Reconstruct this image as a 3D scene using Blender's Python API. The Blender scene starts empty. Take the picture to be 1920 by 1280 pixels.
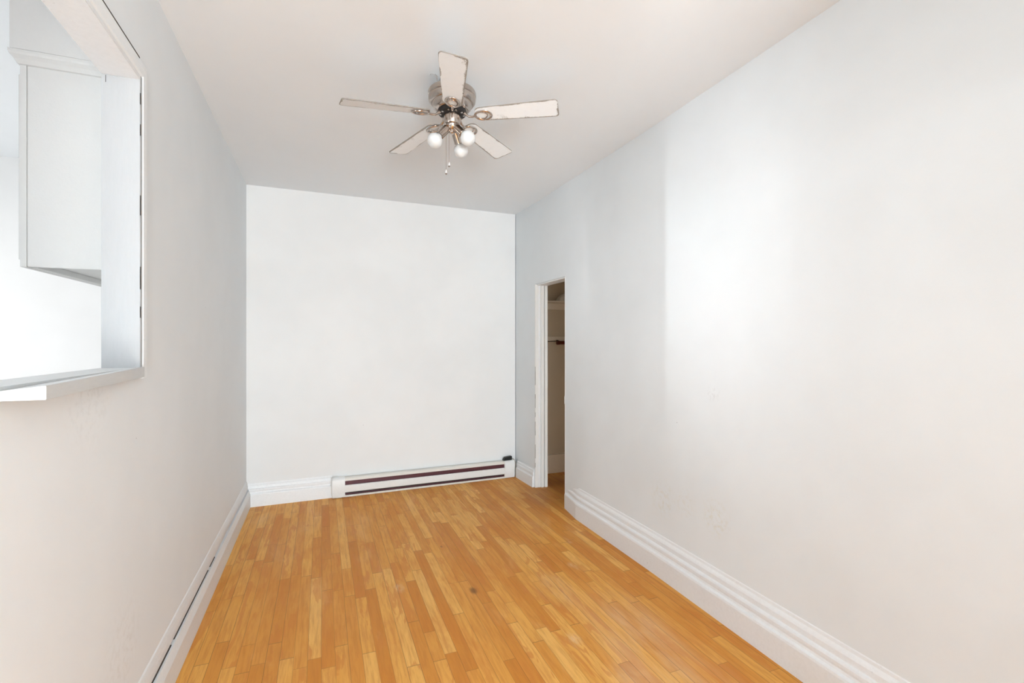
import bpy, math, random
from mathutils import Vector, Matrix
random.seed(7)
PI = math.pi
SC = bpy.context.scene
COL = SC.collection

# ------------------------------------------------------------------ camera
TH = math.radians(21.55)          # the camera looks 21.55 deg to the right of the room's long axis
CAM_H = 1.437
H = 2.8                            # ceiling height
cd = bpy.data.cameras.new('camera'); cam = bpy.data.objects.new('camera', cd); COL.objects.link(cam)
cam.location = (0, 0, CAM_H); cam.rotation_euler = (PI/2, 0, -TH)
cd.sensor_width = 36; cd.lens = 36*904/1920; cd.clip_start = .02; cd.clip_end = 60
SC.camera = cam

# ------------------------------------------------------------------ world, lights, exposure
w = bpy.data.worlds.new('world'); SC.world = w; w.use_nodes = True
w.node_tree.nodes['Background'].inputs[0].default_value = (.9, .95, 1, 1)
w.node_tree.nodes['Background'].inputs[1].default_value = .5
def area(name, loc, direction, sx, sy, power, col=(1, 1, 1), spread=180):
    l = bpy.data.lights.new(name, 'AREA'); l.shape = 'RECTANGLE'; l.size = sx; l.size_y = sy
    l.energy = power; l.color = col; l.spread = math.radians(spread)
    o = bpy.data.objects.new(name, l); COL.objects.link(o); o.location = loc
    o.rotation_euler = Vector(direction).to_track_quat('-Z', 'Y').to_euler()
    return o
def lamp(name, loc, r, power, col):
    l = bpy.data.lights.new(name, 'POINT'); l.energy = power; l.shadow_soft_size = r; l.color = col
    o = bpy.data.objects.new(name, l); COL.objects.link(o); o.location = loc; return o
area('daylight_behind', (.10, -4.3, .95), (.05, .85, .5), 1.2, 1.3, 382, (.835, .935, .99))
area('daylight_next_room', (-3.5, 3.3, 1.5), (1, .3, -.3), 1.2, 1.5, 27, (1, .965, .93), 140)
area('next_room_fill', (-3.5, .0, 1.75), (1, .42, 0), 1.0, 1.1, 18, (.93, .96, 1), 110)  # added fill through the opening, lifts the far right wall
lamp('next_room_lamp', (-2.9, .85, 2.45), .08, 52, (.88, .94, 1))
area('slot_beam_soft', (-3.0, -2.0, 1.30), (2.35, 1.8, .26), .40, 1.0, 1.9, (.95, .97, 1), 32)  # added beam for the soft part of the right wall's bright band
area('slot_beam', (-3.0, -2.0, 1.45), (2.30, 2.1, .22), .03, 1.0, 1.3, (.95, .97, 1), 18)  # added narrow beam giving that band its sharp far edge
area('closet_fill', (2.55, 2.96, .95), (0, 1, 0),   .6, 1.2, 1.5, (1, .87, .70))  # added fill in the closet's unseen end, no fixture there
SC.view_settings.view_transform = 'Standard'; SC.view_settings.look = 'None'
SC.view_settings.exposure = 0.06; SC.view_settings.gamma = 1; SC.view_settings.use_curve_mapping = False

# ------------------------------------------------------------------ node helpers
class NT:
    def __init__(s, name):
        s.m = bpy.data.materials.new(name); s.m.use_nodes = True
        s.t = s.m.node_tree; s.b = s.t.nodes['Principled BSDF']
    def n(s, ty, **k):
        x = s.t.nodes.new(ty)
        for a, v in k.items(): setattr(x, a, v)
        return x
    def put(s, sock, v):
        if isinstance(v, bpy.types.NodeSocket): s.t.links.new(v, sock)
        elif v is not None: sock.default_value = v
    def math(s, op, a, b=None, c=None):
        x = s.n('ShaderNodeMath', operation=op)
        for i, v in enumerate((a, b, c)):
            if v is not None: s.put(x.inputs[i], v)
        return x.outputs[0]
    def sstep(s, v, lo, hi, a=0., b=1.):
        x = s.n('ShaderNodeMapRange', interpolation_type='SMOOTHSTEP'); s.put(x.inputs[0], v)
        for i, q in enumerate((lo, hi, a, b)): x.inputs[i+1].default_value = q
        return x.outputs[0]
    def mix(s, f, a, b, mode='MIX'):
        x = s.n('ShaderNodeMix', data_type='RGBA', blend_type=mode)
        s.put(x.inputs[0], f)
        for sock, v in ((x.inputs[6], a), (x.inputs[7], b)):
            s.put(sock, (*v, 1) if isinstance(v, tuple) and len(v) == 3 else v)
        return x.outputs[2]
    def noise(s, vec, scale, detail=2, rough=.5, dist=0.):
        x = s.n('ShaderNodeTexNoise'); s.put(x.inputs['Vector'], vec)
        x.inputs['Scale'].default_value = scale; x.inputs['Detail'].default_value = detail
        x.inputs['Roughness'].default_value = rough; x.inputs['Distortion'].default_value = dist
        return x.outputs['Fac']
    def pos(s): return s.n('ShaderNodeNewGeometry').outputs['Position']
    def sep(s, v):
        x = s.n('ShaderNodeSeparateXYZ'); s.put(x.inputs[0], v); return x.outputs
    def comb(s, a, b, c):
        x = s.n('ShaderNodeCombineXYZ')
        for i, v in enumerate((a, b, c)): s.put(x.inputs[i], v)
        return x.outputs[0]
    def scale(s, v, k):
        x = s.n('ShaderNodeVectorMath', operation='MULTIPLY'); s.put(x.inputs[0], v); x.inputs[1].default_value = k
        return x.outputs[0]
    def dist(s, v, p):
        x = s.n('ShaderNodeVectorMath', operation='DISTANCE'); s.put(x.inputs[0], v); x.inputs[1].default_value = p
        return x.outputs['Value']
    def bump(s, h, strength, distance=.002):
        x = s.n('ShaderNodeBump'); x.inputs['Strength'].default_value = strength
        x.inputs['Distance'].default_value = distance; s.put(x.inputs['Height'], h)
        s.t.links.new(x.outputs[0], s.b.inputs['Normal'])
    def set(s, **k):
        for a, v in k.items():
            sock = s.b.inputs[a.replace('_', ' ')]
            s.put(sock, (*v, 1) if isinstance(v, tuple) and len(v) == 3 else v)
        return s.m

def wall_paint(name, col, smudges=(), patch=.04, specks=True):
    """flat oil paint over old plaster: faint roller texture, uneven patches, some nail holes and smudges"""
    N = NT(name); p = N.pos()
    a = N.noise(p, 1.3, 3, .6); b = N.noise(p, 9, 4, .6)
    dark = tuple(c*(1-patch) for c in col)
    c = N.mix(N.sstep(a, .35, .65), col, dark)
    c = N.mix(N.sstep(b, .5, .8, 0, .25), c, tuple(q*.96 for q in col))
    if specks:
        v = N.n('ShaderNodeTexVoronoi', feature='F1'); N.put(v.inputs['Vector'], p); v.inputs['Scale'].default_value = 3.1
        r = N.n('ShaderNodeSeparateColor'); N.t.links.new(v.outputs['Color'], r.inputs[0])
        m = N.math('MULTIPLY', N.math('LESS_THAN', v.outputs['Distance'], .009), N.math('LESS_THAN', r.outputs[0], .33))
        c = N.mix(N.math('MULTIPLY', m, .55), c, (.16, .15, .14))
    for (px, py, pz, rad, col2, k) in smudges:
        d = N.dist(p, (px, py, pz)); g = N.sstep(d, rad*.1, rad, 1, 0)
        n2 = N.sstep(N.noise(p, 38, 5, .7), .46, .66)
        c = N.mix(N.math('MULTIPLY', N.math('MULTIPLY', g, n2), k), c, col2)
    N.set(Base_Color=c, Roughness=.62)
    h = N.math('ADD', N.noise(p, 260, 2, .5), N.math('MULTIPLY', N.noise(p, 14, 3, .6), 3.))
    N.bump(h, .12, .0012)
    return N.m

def trim_paint(name, col, chips=.0, rough=.42, grain=(3, 3, 3), mott=.96):
    """thick glossy brush paint over old wood, with chips and hairline cracks"""
    N = NT(name); p = N.pos()
    g = N.scale(p, grain); n1 = N.noise(g, 22, 5, .65)
    c = N.mix(N.sstep(n1, .35, .75), col, tuple(q*mott for q in col))
    if chips:
        n2 = N.noise(g, 42, 4, .7, .5); n3 = N.noise(p, 4, 2, .5)
        m = N.math('MULTIPLY', N.sstep(n2, .66, .70), N.sstep(n3, .48, .58))
        c = N.mix(N.math('MULTIPLY', m, chips), c, (.30, .26, .22))
    N.set(Base_Color=c, Roughness=rough)
    N.bump(N.math('ADD', n1, N.noise(p, 120, 3, .6)), .3, .0012)
    return N.m

def plain(name, col, rough=.5, metal=0., **k):
    N = NT(name); p = N.pos()
    c = N.mix(N.sstep(N.noise(p, 30, 3, .6), .3, .7), col, tuple(q*.9 for q in col))
    N.set(Base_Color=c, Roughness=rough, Metallic=metal, **k); return N.m

def floor_mat():
    """narrow maple strip flooring, honey varnish: boards of random length run along Y"""
    N = NT('maple_strip_floor'); p = N.pos(); X, Y, Z = N.sep(p)
    W = .0585
    wob = N.math('MULTIPLY', N.math('SUBTRACT', N.noise(N.comb(0., Y, 0.), .7, 1), .5), .010)
    xs = N.math('DIVIDE', N.math('ADD', X, wob), W)
    row = N.math('FLOOR', xs); fx = N.math('FRACT', xs)
    def rnd(a, b=0.):
        wn = N.n('ShaderNodeTexWhiteNoise', noise_dimensions='2D'); N.put(wn.inputs['Vector'], N.comb(a, b, 0.)); return wn.outputs['Value']
    L = N.math('ADD', 1.0, N.math('MULTIPLY', rnd(row, 3.7), 1.3))
    off = N.math('MULTIPLY', rnd(row, 9.1), 7.)
    ys = N.math('DIVIDE', N.math('ADD', Y, off), L)
    seg0 = N.math('FLOOR', ys)
    # jitter the cuts so that a row's boards differ in length
    cut = N.math('MULTIPLY', rnd(row, seg0), .55)
    fy0 = N.math('FRACT', ys)
    seg = N.math('ADD', N.math('MULTIPLY', seg0, 2.), N.math('GREATER_THAN', fy0, N.math('ADD', .3, cut)))
    r1 = rnd(row, seg); r2 = rnd(N.math('ADD', row, 40.3), seg); 
    ramp = N.n('ShaderNodeValToRGB'); N.put(ramp.inputs[0], r1)
    cols = [(0, (.66, .25, .038)), (.22, (.73, .305, .054)), (.5, (.79, .36, .070)), (.8, (.85, .42, .092)), (1, (.91, .50, .135))]
    el = ramp.color_ramp.elements
    while len(el) < len(cols): el.new(.5)
    for e, (q, cc) in zip(el, cols): e.position = q; e.color = (*cc, 1)
    c = ramp.outputs[0]
    # grain: stretched noise shifted per board
    gv = N.comb(N.math('MULTIPLY', X, 1.), N.math('ADD', N.math('MULTIPLY', Y, .07), N.math('MULTIPLY', r2, 20.)), N.math('MULTIPLY', r1, 31.))
    g1 = N.noise(gv, 75, 5, .65, .3); c = N.mix(N.sstep(g1, .38, .72, 0, .5), c, (.52, .17, .030))
    # cathedral figure and wavy heartwood zones inside a board
    gv2 = N.comb(X, N.math('ADD', N.math('MULTIPLY', Y, .16), N.math('MULTIPLY', r2, 9.)), N.math('MULTIPLY', r1, 17.))
    g2 = N.noise(gv2, 16, 3, .55, 1.2)
    c = N.mix(N.math('MULTIPLY', N.sstep(g2, .53, .57), N.sstep(r2, .35, .6, 0., .6)), c, (.66, .235, .045))
    g3 = N.noise(N.scale(p, (1, .35, 1)), 5.5, 4, .6, .6); c = N.mix(N.sstep(g3, .47, .68, 0, .42), c, (.66, .23, .045))
    c = N.mix(N.sstep(g3, .25, .42, .22, 0), c, (.97, .56, .21))
    # knots
    v = N.n('ShaderNodeTexVoronoi', feature='F1'); N.put(v.inputs['Vector'], N.scale(p, (1, .55, 1))); v.inputs['Scale'].default_value = 3.4
    sc = N.n('ShaderNodeSeparateColor'); N.t.links.new(v.outputs['Color'], sc.inputs[0])
    kn = N.math('MULTIPLY', N.sstep(v.outputs['Distance'], .012, .045, 1, 0), N.math('LESS_THAN', sc.outputs[1], .42))
    c = N.mix(N.math('MULTIPLY', kn, .62), c, (.20, .08, .03))
    # the big dark knot, a few pale scuffs; large pale patches paint the wall's reflection
    dk = N.dist(N.scale(p, (1, .5, 1)), (.815, 1.335, 0))
    c = N.mix(N.sstep(dk, .006, .028, .75, 0), c, (.16, .06, .02))
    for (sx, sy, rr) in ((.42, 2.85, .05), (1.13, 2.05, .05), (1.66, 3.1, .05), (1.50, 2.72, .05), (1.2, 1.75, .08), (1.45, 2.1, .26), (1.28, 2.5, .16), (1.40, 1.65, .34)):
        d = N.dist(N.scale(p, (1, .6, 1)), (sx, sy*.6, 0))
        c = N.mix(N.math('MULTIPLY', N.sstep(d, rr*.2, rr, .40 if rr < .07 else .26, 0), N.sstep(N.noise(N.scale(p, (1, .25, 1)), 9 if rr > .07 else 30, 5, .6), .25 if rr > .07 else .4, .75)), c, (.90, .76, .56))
    # worn, dirtier boards by the closet doorway
    dd = N.dist(p, (2.25, 4.1, 0)); c = N.mix(N.sstep(dd, .25, .75, .55, 0), c, (.36, .13, .035))
    # seams
    sx_ = N.math('MINIMUM', fx, N.math('SUBTRACT', 1., fx))
    seam = N.sstep(sx_, .006, .026, 1, 0)
    e1 = N.math('MULTIPLY', N.math('ABSOLUTE', N.math('SUBTRACT', fy0, N.math('ADD', .3, cut))), L)
    e2 = N.math('MULTIPLY', fy0, L)
    ends = N.sstep(N.math('MINIMUM', e1, e2), .0006, .0026, 1, 0)
    sm = N.math('MAXIMUM', N.math('MULTIPLY', seam, N.sstep(rnd(row, 77.), 0, 1, .25, .85)), N.math('MULTIPLY', ends, .65))
    c = N.mix(sm, c, (.17, .07, .025))
    N.set(Base_Color=c, Roughness=N.sstep(g3, .3, .7, .38, .52), Specular_IOR_Level=.16)
    N.bump(N.math('SUBTRACT', N.math('MULTIPLY', g1, .3), sm), .35, .0008)
    return N.m

M = {}
M['wall'] = wall_paint('wall_paint', (.86, .86, .855), ())
M['wall_right'] = wall_paint('wall_paint_scuffed', (.82, .852, .868), (
    (1.95, 2.42, .47, .16, (.70, .66, .55), .45), (1.94, 1.98, .50, .13, (.70, .65, .50), .5), (1.95, 2.0, 1.16, .06, (.45, .44, .43), .35),
    (1.95, 2.22, .5, .12, (.72, .68, .58), .35)))
M['wall_left'] = wall_paint('wall_paint_left', (.89, .915, .93), ((-.608, 1.95, .42, .22, (.55, .50, .44), .2), (-.608, 1.7, 1.28, .2, (.5, .48, .46), .16)), .03)
M['ceiling'] = wall_paint('ceiling_paint', (.915, .945, .97), (), .015, False)
M['trim'] = trim_paint('trim_gloss_paint', (.88, .89, .90), .55)
M['trim_old'] = trim_paint('trim_old_paint', (.85, .86, .87), .8, .38)
M['casing'] = trim_paint('casing_paint', (.92, .94, .95), .5, .38)
M['jamb'] = trim_paint('jamb_grey_paint', (.86, .855, .83), .75, .42, (6, 6, .6))
M['sill'] = trim_paint('sill_worn_paint', (.68, .69, .685), .55, .45, (6, .8, 6))
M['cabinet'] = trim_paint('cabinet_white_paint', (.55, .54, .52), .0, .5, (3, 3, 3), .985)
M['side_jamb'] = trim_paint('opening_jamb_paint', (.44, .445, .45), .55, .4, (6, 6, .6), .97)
M['vinyl'] = plain('pale_vinyl_floor', (.82, .81, .79), .4)
M['closet'] = wall_paint('closet_dim_tan', (.74, .63, .48), (), .06)  # tan stands in for dim light on closet walls taken as white
M['closet_trim'] = trim_paint('closet_trim_paint', (.93, .83, .68), .35, .45)
M['crack_shade'] = plain('open_crack_dark', (.07, .06, .05), .9)  # near-black colour standing for the shade inside open cracks
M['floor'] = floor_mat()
M['nickel'] = plain('brushed_nickel', (.55, .48, .43), .20, 1.)
M['nickel_dark'] = plain('tarnished_nickel', (.36, .31, .28), .3, 1.)
M['vent'] = plain('black_vent', (.012, .010, .010), .6)
M['bulb'] = plain('frosted_bulb_glass', (.72, .72, .715), .3)
M['chain'] = plain('chain_metal', (.42, .36, .33), .35, .8)
M['bell'] = plain('white_chain_bell', (.88, .85, .83), .35)
M['heater'] = trim_paint('heater_enamel', (.84, .84, .83), .0, .38)
M['heater_cream'] = trim_paint('heater_cream_paint', (.78, .755, .70), .25, .45)
M['fins'] = None
M['black'] = plain('black_plastic', (.012, .014, .014), .35)
M['cord'] = plain('brown_cord', (.32, .25, .17), .6)
M['rod'] = plain('dark_red_rod', (.13, .018, .010), .35)
M['cloth'] = plain('cream_cloth', (.90, .85, .74), .9)
M['steel'] = plain('painted_plate', (.84, .83, .80), .4)
def fins_mat():
    N = NT('heater_fins'); p = N.pos(); X, Y, Z = N.sep(p)
    s = N.math('FRACT', N.math('MULTIPLY', X, 95.))
    c = N.mix(N.sstep(N.math('ABSOLUTE', N.math('SUBTRACT', s, .5)), .12, .3), (.16, .045, .055), (.055, .018, .026))
    return N.set(Base_Color=c, Roughness=.45, Metallic=.3)
M['fins'] = fins_mat()
def blade_mat():
    """white fan blade whose edges carry a ragged rim of brown dust ('edge' = metres from the outline)"""
    N = NT('fan_blade_white'); p = N.pos()
    a = N.n('ShaderNodeAttribute', attribute_name='edge').outputs['Fac']
    sd = N.n('ShaderNodeAttribute', attribute_name='side').outputs['Fac']
    n = N.noise(p, 260, 4, .7); n2 = N.noise(p, 14, 2, .5)
    wd = N.math('MULTIPLY', N.math('ADD', N.sstep(n2, .38, .66, .1, 1.), N.math('MULTIPLY', sd, .9)), .0046)
    f = N.math('LESS_THAN', a, N.math('MULTIPLY', wd, N.sstep(n, .32, .62, .2, 1.6)))
    c = N.mix(N.sstep(N.noise(p, 40, 4, .6), .5, .8, 0, .5), (.93, .95, .965), (.84, .86, .88))
    dust = N.mix(N.noise(p, 300, 2), (.10, .075, .055), (.34, .29, .24))
    return N.set(Base_Color=N.mix(N.math('MULTIPLY', f, .92), c, dust), Roughness=.5)
M['blade'] = blade_mat()

# ------------------------------------------------------------------ mesh helpers
class MB:
    def __init__(s): s.v = []; s.f = []
    def add(s, vs, fs):
        o = len(s.v); s.v += [tuple(v) for v in vs]; s.f += [tuple(i+o for i in f) for f in fs]; return s
    def box(s, a, b):
        x0, y0, z0 = a; x1, y1, z1 = b
        return s.hexa([(x0, y0), (x1, y0), (x1, y1), (x0, y1)], z0, z1)
    def hexa(s, plan, z0, z1):
        """prism over a plan polygon (counter-clockwise)"""
        n = len(plan)
        z0 = z0 if isinstance(z0, (list, tuple)) else [z0]*n; z1 = z1 if isinstance(z1, (list, tuple)) else [z1]*n
        vs = [(p[0], p[1], z) for p, z in zip(plan, z0)] + [(p[0], p[1], z) for p, z in zip(plan, z1)]
        fs = [tuple(reversed(range(n))), tuple(range(n, 2*n))] + [(i, (i+1) % n, n+(i+1) % n, n+i) for i in range(n)]
        return s.add(vs, fs)
    def sweep(s, prof, path, side=1, pre=None, post=None, cap=True):
        """sweep a (offset, z) profile along a plan path; side=+1 offsets to the left of travel"""
        P = [Vector(p) for p in path]; rings = []
        def nrm(a, b):
            d = (b-a).normalized(); return Vector((-d.y, d.x))*side
        for i, p in enumerate(P):
            a = P[i-1] if i > 0 else (Vector(pre) if pre else None)
            b = P[i+1] if i < len(P)-1 else (Vector(post) if post else None)
            n1 = nrm(a, p) if a is not None else None; n2 = nrm(p, b) if b is not None else None
            if n1 is None: m = n2
            elif n2 is None: m = n1
            else:
                m = (n1+n2).normalized(); m = m/max(.2, m.dot(n1))
            rings.append([(p.x+m.x*o, p.y+m.y*o, z) for o, z in prof])
        k = len(prof); vs = [v for r in rings for v in r]; fs = []
        for i in range(len(rings)-1):
            for j in range(k):
                q = (j+1) % k; fs.append((i*k+j, i*k+q, (i+1)*k+q, (i+1)*k+j))
        if cap: fs += [tuple(range(k)), tuple(reversed(range((len(rings)-1)*k, len(rings)*k)))]
        return s.add(vs, fs)
    def lathe(s, prof, seg=40, mat=None, caps=True):
        vs = []; fs = []; k = len(prof)
        for j in range(seg):
            a = 2*PI*j/seg
            for r, z in prof:
                v = Vector((r*math.cos(a), r*math.sin(a), z)); vs.append(mat @ v if mat else v)
        for j in range(seg):
            q = (j+1) % seg
            for i in range(k-1): fs.append((j*k+i, q*k+i, q*k+i+1, j*k+i+1))
        if caps:
            if prof[0][0] > 1e-6: fs.append(tuple(j*k for j in reversed(range(seg))))
            if prof[-1][0] > 1e-6: fs.append(tuple(j*k+k-1 for j in range(seg)))
        return s.add(vs, fs)
    def tube(s, pts, r, seg=10, closed=False, flat=1.):
        """round tube through points; r number or list; flat squashes it along z"""
        P = [Vector(p) for p in pts]; n = len(P); R = r if isinstance(r, (list, tuple)) else [r]*n
        vs = []; fs = []; up = Vector((0, 0, 1)); prev = None
        for i, p in enumerate(P):
            if closed: t = (P[(i+1) % n]-P[i-1]).normalized()
            else: t = (P[min(i+1, n-1)]-P[max(i-1, 0)]).normalized()
            ref = up if abs(t.dot(up)) < .95 else Vector((1, 0, 0))
            if prev is not None and not closed: ref = prev
            a = t.cross(ref).normalized(); b = a.cross(t).normalized(); prev = b
            for j in range(seg):
                q = 2*PI*j/seg; vs.append(p+a*math.cos(q)*R[i]+b*math.sin(q)*R[i]*flat)
        m = n if closed else n-1
        for i in range(m):
            for j in range(seg):
                k = (i+1) % n; fs.append((i*seg+j, i*seg+(j+1) % seg, k*seg+(j+1) % seg, k*seg+j))
        if not closed: fs += [tuple(reversed(range(seg))), tuple(range((n-1)*seg, n*seg))]
        return s.add(vs, fs)
    def build(s, name, mat, parent=None, smooth=False, bevel=0., kind=None, label=None, cat=None):
        me = bpy.data.meshes.new(name); me.from_pydata(s.v, [], s.f); me.validate(); me.update()
        import bmesh
        bm = bmesh.new(); bm.from_mesh(me)
        bmesh.ops.remove_doubles(bm, verts=bm.verts, dist=1e-6) if smooth else None
        bmesh.ops.recalc_face_normals(bm, faces=bm.faces)
        if bevel:
            es = [e for e in bm.edges if len(e.link_faces) == 2 and e.calc_face_angle(0) > .5]
            bmesh.ops.bevel(bm, geom=es, offset=bevel, segments=2, affect='EDGES', clamp_overlap=True)
        bm.to_mesh(me); bm.free()
        if smooth:
            for p in me.polygons: p.use_smooth = True
            try: me.set_sharp_from_angle(angle=math.radians(38))
            except Exception: pass
        me.materials.append(mat)
        o = bpy.data.objects.new(name, me); COL.objects.link(o)
        if parent: o.parent = parent
        tag(o, label, cat, kind=kind)
        return o
def tag(o, label=None, cat=None, group=None, kind=None):
    if label: o['label'] = label
    if cat: o['category'] = cat
    if group: o['group'] = group
    if kind: o['kind'] = kind
    return o
def thing(name, loc, label, cat, kind=None, rz=0.):
    o = bpy.data.objects.new(name, None); COL.objects.link(o); o.location = loc; o.rotation_euler.z = rz
    o.empty_display_size = .1
    return tag(o, label, cat, kind=kind)

# ------------------------------------------------------------------ key plan points (metres)
XL = -.608; XLO = -.700                       # partition wall: room face, next-room face
YF = -4.5                                     # the wall behind the camera
A = (XL, 4.745); B = (1.934, 4.803)           # back corners
RP = [(1.800, YF), (1.929, 1.308), (1.955, 2.475), (1.958, 3.70)]   # right wall up to the closet doorway
DF = (1.957, 4.335)                           # far side of the doorway
DK = (1.960, 4.25); DTOP = 2.0
WY0, WY1, WZ0, WZ1 = 0.45, 2.075, 1.325, 2.372   # pass-through in the partition wall
CX1, CY0, CY1 = 2.95, 2.9, 4.75               # closet extents
WT = .118                                     # right wall thickness
NX = -3.6                                     # next room's far side wall

# ------------------------------------------------------------------ setting
MB().box((-3.75, YF-.15, -.12), (XLO, 5.0, 0)).build('floor_next_room', M['vinyl'], kind='structure', label='pale floor of the next room', cat='floor')
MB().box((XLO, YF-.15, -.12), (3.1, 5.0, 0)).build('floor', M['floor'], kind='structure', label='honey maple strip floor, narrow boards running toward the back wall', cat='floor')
MB().box((-3.75, YF-.15, H), (3.1, 5.0, H+.12)).build('ceiling', M['ceiling'], kind='structure', label='plain off-white plaster ceiling over the room', cat='ceiling')
# back wall
MB().hexa([A, B, (B[0], 4.95), (XL, 4.95)], 0, H).build('wall_back', M['wall'], kind='structure', label='bare white wall at the far end above the heater', cat='wall')
# left partition with the pass-through and, out of view by the camera, an added slot that shapes the band of light
m = MB()
for (y0, y1, z0, z1) in ((YF, -.36, 0, H), (-.36, .12, 0, .85), (-.36, .12, 2.74, H), (.12, WY0, 0, H), (WY0, WY1, 0, WZ0), (WY0, WY1, WZ1, H), (WY1, 4.93, 0, H)):
    m.box((XLO, y0, z0), (XL, y1, z1))
m.build('wall_left', M['wall_left'], kind='structure', label='greyish white partition wall with the framed opening', cat='wall')
# right wall
m = MB()
out = [(x+WT, y) for x, y in RP]
for i in range(3):
    m.hexa([RP[i], out[i], out[i+1], RP[i+1]], 0, H)
m.hexa([RP[3], out[3], (DK[0]+WT, DK[1]), DK], DTOP, H)
m.hexa([DK, (DK[0]+WT, DK[1]), (DF[0]+WT, DF[1]), DF], DTOP, H)
m.hexa([DF, (DF[0]+WT, DF[1]), (B[0]+WT, 4.95), (B[0], 4.95)], 0, H)
m.build('wall_right', M['wall_right'], kind='structure', label='long white wall on the right with the closet doorway', cat='wall')
MB().box((1.15, -.60, 0), (1.875, -.48, H)).build('wall_shade_stub', M['wall'], kind='structure', label='added white wall stub behind the viewer that shades the near right wall', cat='wall')  # unseen stub, added to keep direct light off the near right wall
MB().box((-3.75, YF-.15, 0), (3.1, YF, H)).build('wall_front', M['wall'], kind='structure', label='white wall behind the viewer', cat='wall')
# next room shell
m = MB(); m.box((-3.75, 4.68, 0), (XLO, 4.93, H))
m.build('wall_next_room_back', M['wall'], kind='structure', label='brightly lit white wall of the next room behind the cabinet', cat='wall')
MB().box((-3.75, YF, 0), (NX, 4.68, H)).build('wall_next_room_side', M['wall'], kind='structure', label='white side wall of the next room', cat='wall')
# closet shell
m = MB(); x0 = 1.958+WT
m.hexa([(x0+.03, CY1), (CX1, CY1), (CX1+.12, CY1+.2), (x0+.02, CY1+.2)], 0, H)
m.box((CX1, CY0, 0), (CX1+.12, CY1, H)); m.box((x0, CY0-.1, 0), (CX1+.12, CY0, H))
m.box((x0+.001, CY0, 0), (x0+.008, 3.69, H)); m.box((x0+.001, 4.345, 0), (x0+.008, CY1, H)); m.box((x0+.001, 3.69, DTOP+.01), (x0+.008, 4.345, H))
m.box((x0+.008, CY0, 2.45), (CX1, CY1, 2.5))
m.build('wall_closet', M['closet'], kind='structure', label='dim closet interior seen through the doorway, its shade put in as tan', cat='wall')

# baseboards
PROF = lambda t, h: [(0, 0), (t, 0), (t, h*.50), (t*.86, h*.545), (t*.62, h*.60), (t*.55, h*.68), (t*.22, h*.685), (t*.22, h*.70), (t*.62, h*.705), (t*.66, h*.74), (t*.50, h*.84), (t*.30, h*.90), (t*.26, h*.97), (0, h)]
PROF2 = lambda t, h: [(0, 0), (t, 0), (t, h*.52), (t*.92, h*.56), (t*.62, h*.585), (t*.58, h*.66), (t*.74, h*.69), (t*.74, h*.77), (t*.48, h*.80), (t*.40, h*.90), (t*.16, h*.94), (t*.14, h), (0, h)]
PL = [(0, 0), (.035, 0), (.035, .108), (.032, .117), (.0225, .146), (.003, .147), (.003, .1545), (.0135, .156), (.013, .180), (.009, .200), (.004, .218), (0, .224)]
m = MB().sweep(PL, [(XL, .12), A], -1, post=B)
bl = m.build('baseboard_left', M['trim_old'], kind='structure', label='chipped white baseboard with a dark open seam along the left wall', cat='baseboard')
m = MB(); yy = .9
while yy < 3.3:
    if random.random() < .93:
        w_ = .0018*(1 if yy < 2.4 else .5)+.0008*random.random()
        m.box((XL+.004, yy, .1515-w_), (XL+.0165, yy+.045, .1515+w_*.6))
    yy += .045
m.build('crack_shade', M['crack_shade'], bl, label='dark strip painting the shade in the open baseboard seam')  # laid in the groove to darken it like shade
HX0, HX1 = .088, 1.900
def by(x): return A[1] + (x-A[0])*(B[1]-A[1])/(B[0]-A[0])
m = MB().sweep(PROF2(.030, .198), [A, (HX0+.004, by(HX0+.004))], -1, pre=(XL, 0))
m.build('baseboard_back', M['trim'], kind='structure', label='white stepped baseboard left of the heater', cat='baseboard')
PR = [(0, 0), (.045, 0), (.045, .118), (.042, .128), (.031, .136), (.028, .146), (.030, .156), (.030, .168), (.026, .176), (.018, .182), (.017, .205), (.013, .214), (.006, .224), (.004, .236), (0, .24)]
m = MB().sweep(PR, [(RP[3][0]+.034, 3.695), (1.957, 3.44), RP[2], RP[1], RP[0]], -1)
m.build('baseboard_right', M['trim'], kind='structure', label='tall white moulded baseboard along the right wall', cat='baseboard')
m = MB().sweep(PROF2(.026, .185), [(1.9375, 4.733), (DF[0]-.001, DF[1]+.012)], -1)
m.build('baseboard_short', M['trim'], kind='structure', label='short white baseboard between heater and closet doorway', cat='baseboard')
m = MB().box((x0+.03, CY1-.018, 0), (CX1, CY1, .205)).box((x0+.03, CY1-.022, .205), (CX1, CY1, .212))
m.build('baseboard_closet', M['closet_trim'], kind='structure', label='tan baseboard on the closet end wall', cat='baseboard')
bc = bpy.data.objects['baseboard_closet']; MB().box((x0+.03, CY1-.0228, .2035), (CX1, CY1-.0178, .2062)).build('crack_shade', M['crack_shade'], bc)

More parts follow.
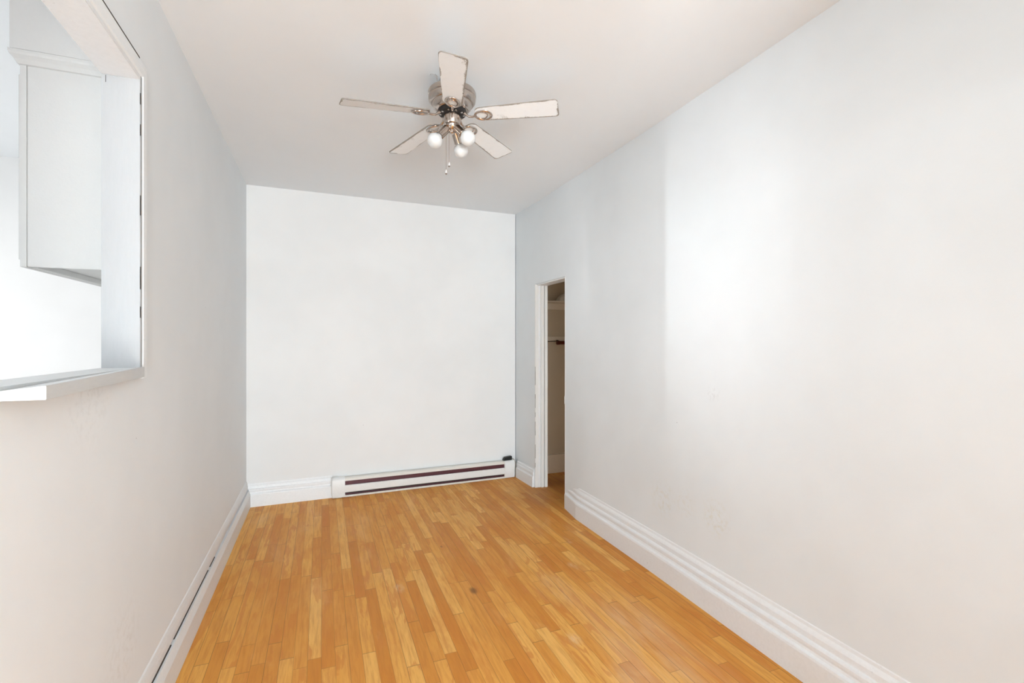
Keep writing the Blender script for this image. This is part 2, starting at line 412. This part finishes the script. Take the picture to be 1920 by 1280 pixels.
# ------------------------------------------------------------------ closet doorway
d = thing('door_1', (DF[0], DF[1], 0), 'doorless closet doorway with a grey painted jamb in the right wall', 'doorway', 'structure')
def L(mb, o=(DF[0], DF[1], 0)):
    mb.v = [(x-o[0], y-o[1], z-o[2]) for x, y, z in mb.v]; return mb
jy = DF[1]
m = MB().hexa([(DF[0]-.004, jy-.013), (DF[0]+WT+.004, jy-.013), (DF[0]+WT+.004, jy+.002), (DF[0]-.004, jy+.002)], 0, DTOP-.002)
L(m).build('jamb', M['jamb'], d, bevel=.002)
m = MB().tube([(DF[0]+.040, jy-.014, .003), (DF[0]+.040, jy-.014, DTOP-.004)], .0085, 14)
L(m).build('bead', M['trim'], d, smooth=True)
m = MB().box((DF[0]+.058, jy-.026, 0), (DF[0]+.086, jy-.012, DTOP-.004)).box((DF[0]+.092, jy-.032, 0), (DF[0]+WT+.004, jy-.012, DTOP-.004))
L(m).build('door_stop', M['jamb'], d, bevel=.002)
m = MB().box((DF[0]+.0875, jy-.0135, .01), (DF[0]+.0905, jy-.012, DTOP-.01)); 
pts = [(DF[0]-.0042, jy-.012-.0008+.002*math.sin(i*1.7)*random.random(), .2+i*.045) for i in range(28)]
for i in range(0, 27):
    if random.random() < .62:
        a_, b_ = pts[i], pts[i+1]
        ww = .0008+.0014*random.random(); m.hexa([(a_[0]-.0008, a_[1]-ww), (a_[0]+.001, a_[1]-ww), (a_[0]+.001, a_[1]+ww), (a_[0]-.0008, a_[1]+ww)], a_[2], b_[2])
L(m).build('crack_shade', M['crack_shade'], d, label='dark strips painting the shade in hairline cracks in the jamb paint')
m = MB().hexa([(RP[3][0]-.001, 3.700), (RP[3][0]+WT+.003, 3.700), (RP[3][0]+WT+.003, 3.712), (RP[3][0]-.001, 3.712)], 0, DTOP)
L(m).build('near_jamb', M['trim'], d)
m = MB().box((RP[3][0]+.012, 3.712, DTOP-.012), (RP[3][0]+WT+.003, jy-.014, DTOP-.0005))
L(m).build('head_jamb', M['trim'], d)
m = MB().box((RP[3][0]-.002, 3.708, .895), (RP[3][0]+.03, 3.722, .965))
L(m).build('strike_plate', M['steel'], d, bevel=.003, label='small painted latch plate on the near doorway edge')

# ------------------------------------------------------------------ framed opening in the partition
wn = thing('window_1', (XL, WY1, WZ0), 'unglazed framed opening through the left wall into the next room', 'window', 'structure')
O = (XL, WY1, WZ0)
JX0, JX1 = XLO-.004, XL+.016
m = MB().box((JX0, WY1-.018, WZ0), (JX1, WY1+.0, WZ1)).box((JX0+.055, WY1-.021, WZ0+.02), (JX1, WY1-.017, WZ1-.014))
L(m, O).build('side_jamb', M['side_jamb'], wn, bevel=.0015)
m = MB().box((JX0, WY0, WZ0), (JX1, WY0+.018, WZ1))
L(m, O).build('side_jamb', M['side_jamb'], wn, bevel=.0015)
m = MB().box((JX0, WY0+.018, WZ1-.016), (JX1, WY1-.018, WZ1))
L(m, O).build('head_jamb', M['trim_old'], wn, bevel=.0015)
cp = [(0, 0), (.014, 0), (.019, .006), (.019, .036), (.012, .044), (.014, .058), (0, .062)]   # thickness, width
m = MB()
def casing_v(mb, yy, z0, z1, dirn):
    vs0 = [(XL+t, yy+dirn*wd, z0) for t, wd in cp]; vs1 = [(XL+t, yy+dirn*wd, z1+wd) for t, wd in cp]
    k = len(cp); mb.add(vs0+vs1, [tuple(range(k)), tuple(reversed(range(k, 2*k)))]+[(i, (i+1) % k, k+(i+1) % k, k+i) for i in range(k)])
casing_v(m, WY1-.004, WZ0-.018, WZ1, 1)
L(m, O).build('casing', M['casing'], wn, smooth=True)
m = MB(); k = len(cp)
vs0 = [(XL+t, WY1-.004+wd, WZ1+wd) for t, wd in cp]; vs1 = [(XL+t, WY0+.004-wd, WZ1+wd) for t, wd in cp]
m.add(vs0+vs1, [tuple(range(k)), tuple(reversed(range(k, 2*k)))]+[(i, (i+1) % k, k+(i+1) % k, k+i) for i in range(k)])
L(m, O).build('casing', M['casing'], wn, smooth=True)
m = MB(); casing_v(m, WY0+.004, WZ0-.018, WZ1, -1)
L(m, O).build('casing', M['casing'], wn, smooth=True)
# sill: slab through the wall and a slanted nosing board with a square-cut end
m = MB().box((JX0-.004, WY0+.018, WZ0), (XL+.010, WY1-.018, 1.346))
sl = L(m, O).build('sill', M['sill'], wn, bevel=.0015)
m = MB().hexa([(XL+.0105, 1.262), (-.522, 1.262), (-.582, WY1-.012), (XL+.0105, WY1-.012)], [1.318, 1.318, 1.311, 1.311], [1.338, 1.347, 1.348, 1.348])
L(m, O).build('nosing', M['sill'], sl, bevel=.0012)
m = MB()   # dark strips for the shade in open cracks
m.hexa([(XL+.0005, .7), (XL+.0145, .7), (XL+.0145, WY1-.02), (XL+.0005, WY1-.02)], WZ1+.0585, WZ1+.0630)
for z0_, z1_ in ((2.27, 2.31), (2.16, 2.20), (1.88, 1.95), (1.62, 1.70), (1.52, 1.56)):
    m.box((JX1-.002, WY1-.0195, z0_), (JX1+.0006, WY1-.0165, z1_))
m.box((JX0+.012, WY1-.0185, 2.33), (JX0+.0135, WY1-.0178, 2.354))
L(m, O).build('crack_shade', M['crack_shade'], wn, label='dark strips painting the shade in open cracks along the casing')

# ------------------------------------------------------------------ next room: wall cabinet
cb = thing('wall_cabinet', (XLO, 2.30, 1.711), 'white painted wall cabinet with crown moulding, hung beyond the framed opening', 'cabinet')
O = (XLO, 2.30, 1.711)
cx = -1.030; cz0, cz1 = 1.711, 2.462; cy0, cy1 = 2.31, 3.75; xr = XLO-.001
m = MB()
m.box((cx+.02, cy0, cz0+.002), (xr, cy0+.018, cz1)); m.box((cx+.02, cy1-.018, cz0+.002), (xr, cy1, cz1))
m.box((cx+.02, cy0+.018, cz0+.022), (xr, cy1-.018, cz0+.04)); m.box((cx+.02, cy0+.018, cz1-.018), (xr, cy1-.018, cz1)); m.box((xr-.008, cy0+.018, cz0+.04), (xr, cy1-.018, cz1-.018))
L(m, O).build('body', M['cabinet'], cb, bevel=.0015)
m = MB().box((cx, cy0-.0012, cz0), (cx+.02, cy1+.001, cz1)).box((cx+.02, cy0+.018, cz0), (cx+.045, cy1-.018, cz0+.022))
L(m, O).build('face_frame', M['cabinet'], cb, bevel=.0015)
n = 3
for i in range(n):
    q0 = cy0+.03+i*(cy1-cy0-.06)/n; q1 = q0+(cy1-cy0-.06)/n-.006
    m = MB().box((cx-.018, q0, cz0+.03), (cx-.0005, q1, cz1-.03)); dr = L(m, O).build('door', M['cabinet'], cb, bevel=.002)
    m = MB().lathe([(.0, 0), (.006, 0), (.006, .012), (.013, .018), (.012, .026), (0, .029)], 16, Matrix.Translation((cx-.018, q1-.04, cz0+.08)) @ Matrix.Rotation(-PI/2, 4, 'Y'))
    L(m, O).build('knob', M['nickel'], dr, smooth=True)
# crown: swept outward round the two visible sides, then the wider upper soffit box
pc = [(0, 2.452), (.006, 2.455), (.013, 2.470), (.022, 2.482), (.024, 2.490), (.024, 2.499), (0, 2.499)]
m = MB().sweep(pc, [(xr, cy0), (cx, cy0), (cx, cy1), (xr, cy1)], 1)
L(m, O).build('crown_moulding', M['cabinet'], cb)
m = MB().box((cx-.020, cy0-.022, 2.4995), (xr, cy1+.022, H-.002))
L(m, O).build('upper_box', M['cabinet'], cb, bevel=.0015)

# ------------------------------------------------------------------ baseboard heater
ang = math.atan2(B[1]-A[1], B[0]-A[0])
ht = thing('baseboard_heater', (HX0, by(HX0), 0), 'long white electric baseboard heater with dark slots on the back wall', 'heater', rz=ang)
HL = (HX1-HX0)/math.cos(ang); c0, c1 = .112, HL-.115
def hb(prof, xa, xb):  # extrude a (depth, z) profile along the heater; depth is toward the room (-y)
    k = len(prof); return MB().add([(xa, -d_, z) for d_, z in prof]+[(xb, -d_, z) for d_, z in prof],
        [tuple(range(k)), tuple(reversed(range(k, 2*k)))]+[(i, (i+1) % k, k+(i+1) % k, k+i) for i in range(k)])
G = .004
hb([(.0+G, .004), (.014, .004), (.014, .175), (G, .175)], .02, HL-.02).build('back_plate', M['heater_cream'], ht)
hb([(.014, .170), (.014, .182), (.052, .182), (.064, .172), (.066, .151), (.063, .151), (.061, .168), (.050, .176)], c0-.002, c1+.002).build('top_cover', M['heater_cream'], ht)
hb([(.060, .047), (.064, .045), (.069, .051), (.069, .109), (.064, .113), (.060, .112)], c0-.002, c1+.002).build('front_panel', M['heater'], ht)
hb([(.014, .002), (.064, .002), (.066, .008), (.066, .020), (.062, .020), (.061, .010), (.014, .010)], c0-.002, c1+.002).build('bottom_rail', M['heater_cream'], ht)
hb([(.016, .045), (.050, .045), (.050, .158), (.016, .158)], c0, c1).build('heating_element', M['fins'], ht, label='dark maroon metal fins behind the slots')
hb([(.046, .022), (.054, .022), (.054, .031), (.046, .034)], c0, c1).build('lower_fin_strip', M['fins'], ht)
hb([(.03, .011), (.05, .011), (.05, .044), (.03, .044)], c0, c1).build('lower_slot', M['vent'], ht)
for (xa, xb) in ((0., c0), (c1, HL)):
    hb([(G, .004), (.068, .004), (.071, .012), (.071, .160), (.064, .178), (.052, .186), (G, .186)], xa, xb).build('end_cap', M['heater'], ht, bevel=.004, smooth=True)
# thin painted wire looped round the left end cap
r_ = [(-.006, -.040, .184), (-.010, -.058, .172), (-.012, -.074, .15), (-.010, -.076, .11), (-.008, -.077, .07), (-.006, -.078, .03), (.01, -.079, .012), (.04, -.079, .006), (.075, -.078, .006), (.10, -.076, .014), (.112, -.074, .024)]
MB().tube([(x+.002, y+.003, z+.002) for x, y, z in r_], .0024, 8).build('wire', M['heater_cream'], ht, smooth=True, label='thin painted wire looped round the left end cap')
MB().tube([(.05, -.002-G, .19), (.02, -.02, .192), (-.0, -.035, .189), (-.004, -.037, .186)], .0024, 8).build('wire', M['heater_cream'], ht, smooth=True)
# black block with its cord, lying on the right end of the heater
bx_, by_ = 1.826, by(1.826)-.045
bk = thing('plug_adapter', (bx_, by_, .1865), 'small black plastic block with a brown cord on the heater end by the corner', 'adapter', rz=ang+.10)
m = MB().add([(-.055, -.02, 0), (.045, -.02, 0), (.045, .02, 0), (-.055, .02, 0), (-.035, -.017, .034), (.047, -.017, .040), (.047, .017, .040), (-.035, .017, .034)],
             [(3, 2, 1, 0), (4, 5, 6, 7), (0, 1, 5, 4), (1, 2, 6, 5), (2, 3, 7, 6), (3, 0, 4, 7)])
m.build('case', M['black'], bk, bevel=.003, smooth=True)
m = MB().tube([(.044, 0, .012), (.060, -.006, .012), (.074, -.014, -.002), (.0815, -.024, -.03), (.083, -.030, -.08), (.082, -.032, -.14), (.078, -.034, -.176)], .0028, 8)
m.build('cord', M['cord'], bk, smooth=True)

# ------------------------------------------------------------------ closet contents
cxl = x0+.0105
sh = thing('closet_shelf', (cxl, CY1, 1.86), 'tan wooden shelf across the closet, above the red rod', 'shelf')
O = (cxl, CY1, 1.86)
m = MB().box((cxl, CY1-.13, 1.855), (CX1-.002, CY1-.001, 1.873)); L(m, O).build('board', M['closet_trim'], sh, bevel=.0015)
m = MB().box((cxl, CY1-.022, 1.785), (CX1-.002, CY1-.001, 1.854)); L(m, O).build('cleat', M['closet_trim'], sh, bevel=.0015)
rd = thing('closet_rod', (cxl, CY1, 1.42), 'dark red hanging rod under a tan rail inside the closet', 'rod')
O = (cxl, CY1, 1.42)
m = MB().box((cxl, CY1-.026, 1.445), (CX1-.002, CY1-.001, 1.490)); L(m, O).build('rail', M['closet_trim'], rd, bevel=.0015)
rxa = 2.37
m = MB().tube([(rxa, CY1-.075, 1.424), (rxa+.03, CY1-.075, 1.424), (rxa+.035, CY1-.075, 1.424), (CX1-.001, CY1-.075, 1.424)], [.022, .022, .0195, .0195], 18)
L(m, O).build('pole', M['rod'], rd, smooth=True)
m = MB().tube([(rxa+.02, CY1-.026, 1.452), (rxa+.02, CY1-.075, 1.446), (rxa-.01, CY1-.075, 1.442), (rxa-.09, CY1-.05, 1.437), (rxa-.11, CY1-.02, 1.44)], .004, 8)
L(m, O).build('hook', M['vent'], rd, smooth=True)
# folded cloth on the shelf: soft lump with sagging folds
nx, ny = 26, 12; vs = []; fs = []
for lay in (0, 1):
    for i in range(nx+1):
        for j in range(ny+1):
            u, v_ = i/nx, j/ny
            e = min(1, 6*min(u, 1-u))**.6*min(1, 5*min(v_, 1-v_))**.6 if 0 < u < 1 and 0 < v_ < 1 else 0
            hh = e*(.060+.018*math.sin(u*7+v_*2)+.008*math.sin(u*19+v_*9)) if lay else 0.
            vs.append((u*.36, -.115+v_*.105, max(hh, 0)+.0005))
st = (nx+1)*(ny+1)
for i in range(nx):
    for j in range(ny):
        a_ = i*(ny+1)+j; fs.append((st+a_, st+a_+ny+1, st+a_+ny+2, st+a_+1)); fs.append((a_, a_+1, a_+ny+2, a_+ny+1))
o = MB().add(vs, fs).build('folded_cloth', M['cloth'], smooth=True, label='cream folded cloth lying on the top closet shelf', cat='cloth')
o.location = (2.375, CY1-.006, 1.873)

# ------------------------------------------------------------------ ceiling fan
FX, FY = .63, 2.44
fan = thing('ceiling_fan', (FX, FY, H), 'five-blade white and brushed nickel ceiling fan with three bulbs', 'ceiling fan')
MB().lathe([(.040, -.0005), (.060, -.001), (.064, -.010), (.062, -.048), (.070, -.060), (.104, -.064), (.119, -.070), (.124, -.080), (.124, -.096), (.119, -.100), (.1225, -.104), (.120, -.122), (.112, -.132), (.104, -.134)], 64).build('housing', M['nickel'], fan, smooth=True)
MB().lathe([(.104, -.132), (.103, -.138), (.098, -.152), (.088, -.164), (.076, -.169), (.0, -.169)], 64).build('motor_bowl', M['nickel'], fan, smooth=True)
m = MB().lathe([(.074, -.168), (.074, -.174), (.070, -.186), (.055, -.191), (.0, -.191)], 48)
vr = m.build('vent_ring', M['vent'], fan, smooth=True)
view = math.atan2(-FY, -FX)       # azimuth from the fan toward the camera
def rot(mb, a):
    R = Matrix.Rotation(a, 3, 'Z'); mb.v = [tuple(R @ Vector(v)) for v in mb.v]; return mb
for k in range(10):               # screws round the vent ring
    a = view+2*PI*(k+.5)/10
    m = MB().lathe([(0, -.183), (.006, -.183), (.006, -.176), (0, -.176)], 10); m.v = [(x+.060, y, z-.008) for x, y, z in m.v]
    rot(m, a).build('screw', M['nickel'], vr)
# blades
PITCH = math.radians(11)
def blade_geo():
    r0, r1, w0, w1, T = .124, .550, .050, .0625, .005
    out = []
    def arc(cx_, cy_, rx, a0, a1, n_=7):
        for i in range(n_+1):
            a = a0+(a1-a0)*i/n_; out.append(Vector((cx_+rx*math.cos(a), cy_+rx*math.sin(a))))
    rt, rr = .018, .034
    arc(r1-rt, w1-rt, rt, PI/2, 0); arc(r1-rt, -w1+rt, rt, 0, -PI/2)
    arc(r0+rr, -w0+rr, rr, -PI/2, -PI); arc(r0+rr, w0-rr, rr, PI, PI/2)
    # subdivide the long straight sides
    P = []
    for i, p in enumerate(out):
        q = out[(i+1) % len(out)]; P.append(p); dd = (q-p).length
        if dd > .05:
            for j in range(1, 12): P.append(p.lerp(q, j/12))
    n = len(P); cen = sum(P, Vector((0, 0)))/n; rings = []; att = []
    for ins in (0, .002, .004, .007, .012):
        ring = []
        for i, p in enumerate(P):
            t = (P[(i+1) % n]-P[i-1]).normalized(); nn = Vector((t.y, -t.x))
            if nn.dot(cen-p) < 0: nn = -nn
            ring.append(p+nn*ins)
        rings.append(ring); att.append(ins)
    vs = []; fs = []; ed = []; sd = []
    for z in (-T/2, T/2):
        for ring, a in zip(rings, att):
            for q in ring: vs.append((q.x, q.y, z)); ed.append(a); sd.append(1. if q.y > 0 else 0.)
    kk = len(rings)
    for s_ in (0, 1):
        b0 = s_*kk*n
        for r in range(kk-1):
            for i in range(n):
                j = (i+1) % n; f = (b0+r*n+i, b0+r*n+j, b0+(r+1)*n+j, b0+(r+1)*n+i); fs.append(f if s_ else f[::-1])
        f = tuple(b0+(kk-1)*n+i for i in range(n)); fs.append(f if s_ else f[::-1])
    for i in range(n):
        j = (i+1) % n; fs.append((i, j, kk*n+j, kk*n+i))
    # pitch about the long axis: counter-clockwise side (+y) lower
    R = Matrix.Rotation(-PITCH, 3, 'X'); Z0 = -.196
    vs = [tuple(R @ Vector(v)+Vector((0, 0, Z0))) for v in vs]
    return vs, fs, ed, sd
bv, bf, bed, bsd = blade_geo()
def bracket():
    R = Matrix.Rotation(-PITCH, 3, 'X'); Z0 = -.204
    def P(x, y, z=0.): return tuple(R @ Vector((x, y, z))+Vector((0, 0, Z0)))
    m = MB()
    m.tube([P(.166+.043*math.cos(2*PI*i/36), .034*math.sin(2*PI*i/36)) for i in range(36)], .0056, 10, True, .8)
    m.tube([P(.157+.030*math.cos(2*PI*i/30), .025*math.sin(2*PI*i/30), .001) for i in range(30)], .0034, 8, True, .8)
    m.tube([(.052, 0, -.179), (.066, 0, -.184), (.078, 0, -.196), (.090, 0, -.2045), (.106, 0, -.2065), P(.126, 0)], [.0085, .009, .0075, .0065, .006, .006], 12, False, .85)
    m.lathe([(0, .0), (.0045, .0), (.0045, -.006), (0, -.0075)], 10, Matrix.Translation(Vector(P(.205, 0, 0)))  )
    for yy in (-.03, .03): m.lathe([(0, .0), (.004, .0), (.004, -.005), (0, -.006)], 10, Matrix.Translation(Vector(P(.170, yy, 0))))
    return m
for k in range(5):
    a = view + 2*PI*k/5 + math.radians(.5); dr_ = (.004, .003, .016, .036, .040)[k]
    m = MB(); m.v = [(x, y, z-dr_*(x-.10)/.45) for x, y, z in bv]; m.f = list(bf); rot(m, a)
    me = bpy.data.meshes.new('blade'); me.from_pydata(m.v, [], m.f); me.update()
    for nm, dat in (('edge', bed), ('side', bsd)):
        at = me.attributes.new(nm, 'FLOAT', 'POINT'); at.data.foreach_set('value', dat)
    me.materials.append(M['blade']); o = bpy.data.objects.new('blade', me); COL.objects.link(o); o.parent = fan
    m = bracket(); m.v = [(x, y, z-dr_*max(0, x-.10)/.45) for x, y, z in m.v]
    rot(m, a).build('blade_bracket', M['nickel_dark'] if False else M['nickel'], o, smooth=True)
# light kit
lk = MB().lathe([(.030, -.182), (.0425, -.184), (.0435, -.190), (.0435, -.236), (.041, -.240), (.030, -.242)], 40).build('light_kit', M['nickel'], fan, smooth=True)
MB().lathe([(.031, -.240), (.030, -.248), (.022, -.262), (.015, -.268), (.0145, -.284), (.010, -.288), (.0, -.288)], 32).build('bottom_cap', M['nickel'], lk, smooth=True)
R0 = Matrix.Rotation(view, 4, 'Z')
m = MB()
for i in range(8):
    a = view-.30; r = .0436; m.tube([(r*math.cos(a), r*math.sin(a), -.196-i*.005), (r*math.cos(a), r*math.sin(a), -.199-i*.005)], .0022, 8)
m.build('chain_switch', M['nickel_dark'], lk)
# sockets: azimuth relative to the direction of the camera (viewer's right is +)
for phi, tilt in ((52, 46), (-72, 41), (148, 37)):
    az = view+math.radians(phi); t = math.radians(tilt)
    # local +Z of the lamp arm points outward and down
    X = Matrix.Rotation(az, 4, 'Z') @ Matrix.Translation((.018, 0, -.252)) @ Matrix.Rotation(PI-t, 4, 'Y')
    s_ = MB().lathe([(.0, -.012), (.014, -.012), (.015, .008), (.0205, .014), (.0215, .022), (.0215, .070), (.0225, .074), (.020, .076), (.018, .070), (.0, .068)], 32, X).build('lamp_socket', M['nickel'], lk, smooth=True)
    bp = [(.0, .069)]+[(.0135, .072), (.015, .080), (.020, .087)]
    cz, br = .1135, .0385
    for i in range(13):
        q = math.radians(-48+i*138/12); bp.append((br*math.cos(q), cz+br*math.sin(q)))
    bp[-1] = (0., cz+br)
    MB().lathe(bp, 36, X).build('bulb', M['bulb'], s_, smooth=True)
# pull chains
rv = Vector((math.cos(-TH), math.sin(-TH), 0))          # the viewer's right, in plan
for off, dep, z1 in ((-.031, .012, -.480), (-.0155, .03, -.448)):
    b0 = rv*off + Vector((math.cos(view), math.sin(view), 0))*dep
    m = MB().tube([(b0.x, b0.y, -.215), (b0.x, b0.y, z1)], .0009, 6)
    zz = -.24
    while zz > z1: m.lathe([(0, zz-.0014), (.0013, zz-.0005), (.0013, zz+.0005), (0, zz+.0014)], 6, Matrix.Translation((b0.x, b0.y, 0))); zz -= .0045
    ch = m.build('pull_chain', M['chain'], lk)
    MB().lathe([(0, z1+.003), (.0026, z1+.001), (.0045, z1-.010), (.0062, z1-.015), (0, z1-.016)], 16, Matrix.Translation((b0.x, b0.y, 0))).build('bell', M['bell'], ch, smooth=True)
    MB().lathe([(0, z1-.0155), (.0058, z1-.0165), (.003, z1-.0215), (0, z1-.022)], 14, Matrix.Translation((b0.x, b0.y, 0))).build('bell_tip', M['nickel_dark'], ch, smooth=True)
# stray wires above the housing
m = MB(); b0 = -rv*.076+Vector((math.cos(view), math.sin(view), 0))*.06
for pts in ([(0, 0, -.045), (-.004, .0, -.02), (-.016, .004, -.012), (-.030, .006, -.010), (-.034, .006, -.018)], [(0, 0, -.045), (.002, .002, -.02), (-.010, .004, -.008)], [(0, 0, -.04), (-.008, -.002, -.026), (-.014, .0, -.020)]):
    m.tube([(b0.x+p[0], b0.y+p[1], p[2]) for p in pts], .0011, 6)
m.build('loose_wire', M['chain'], fan, smooth=True)
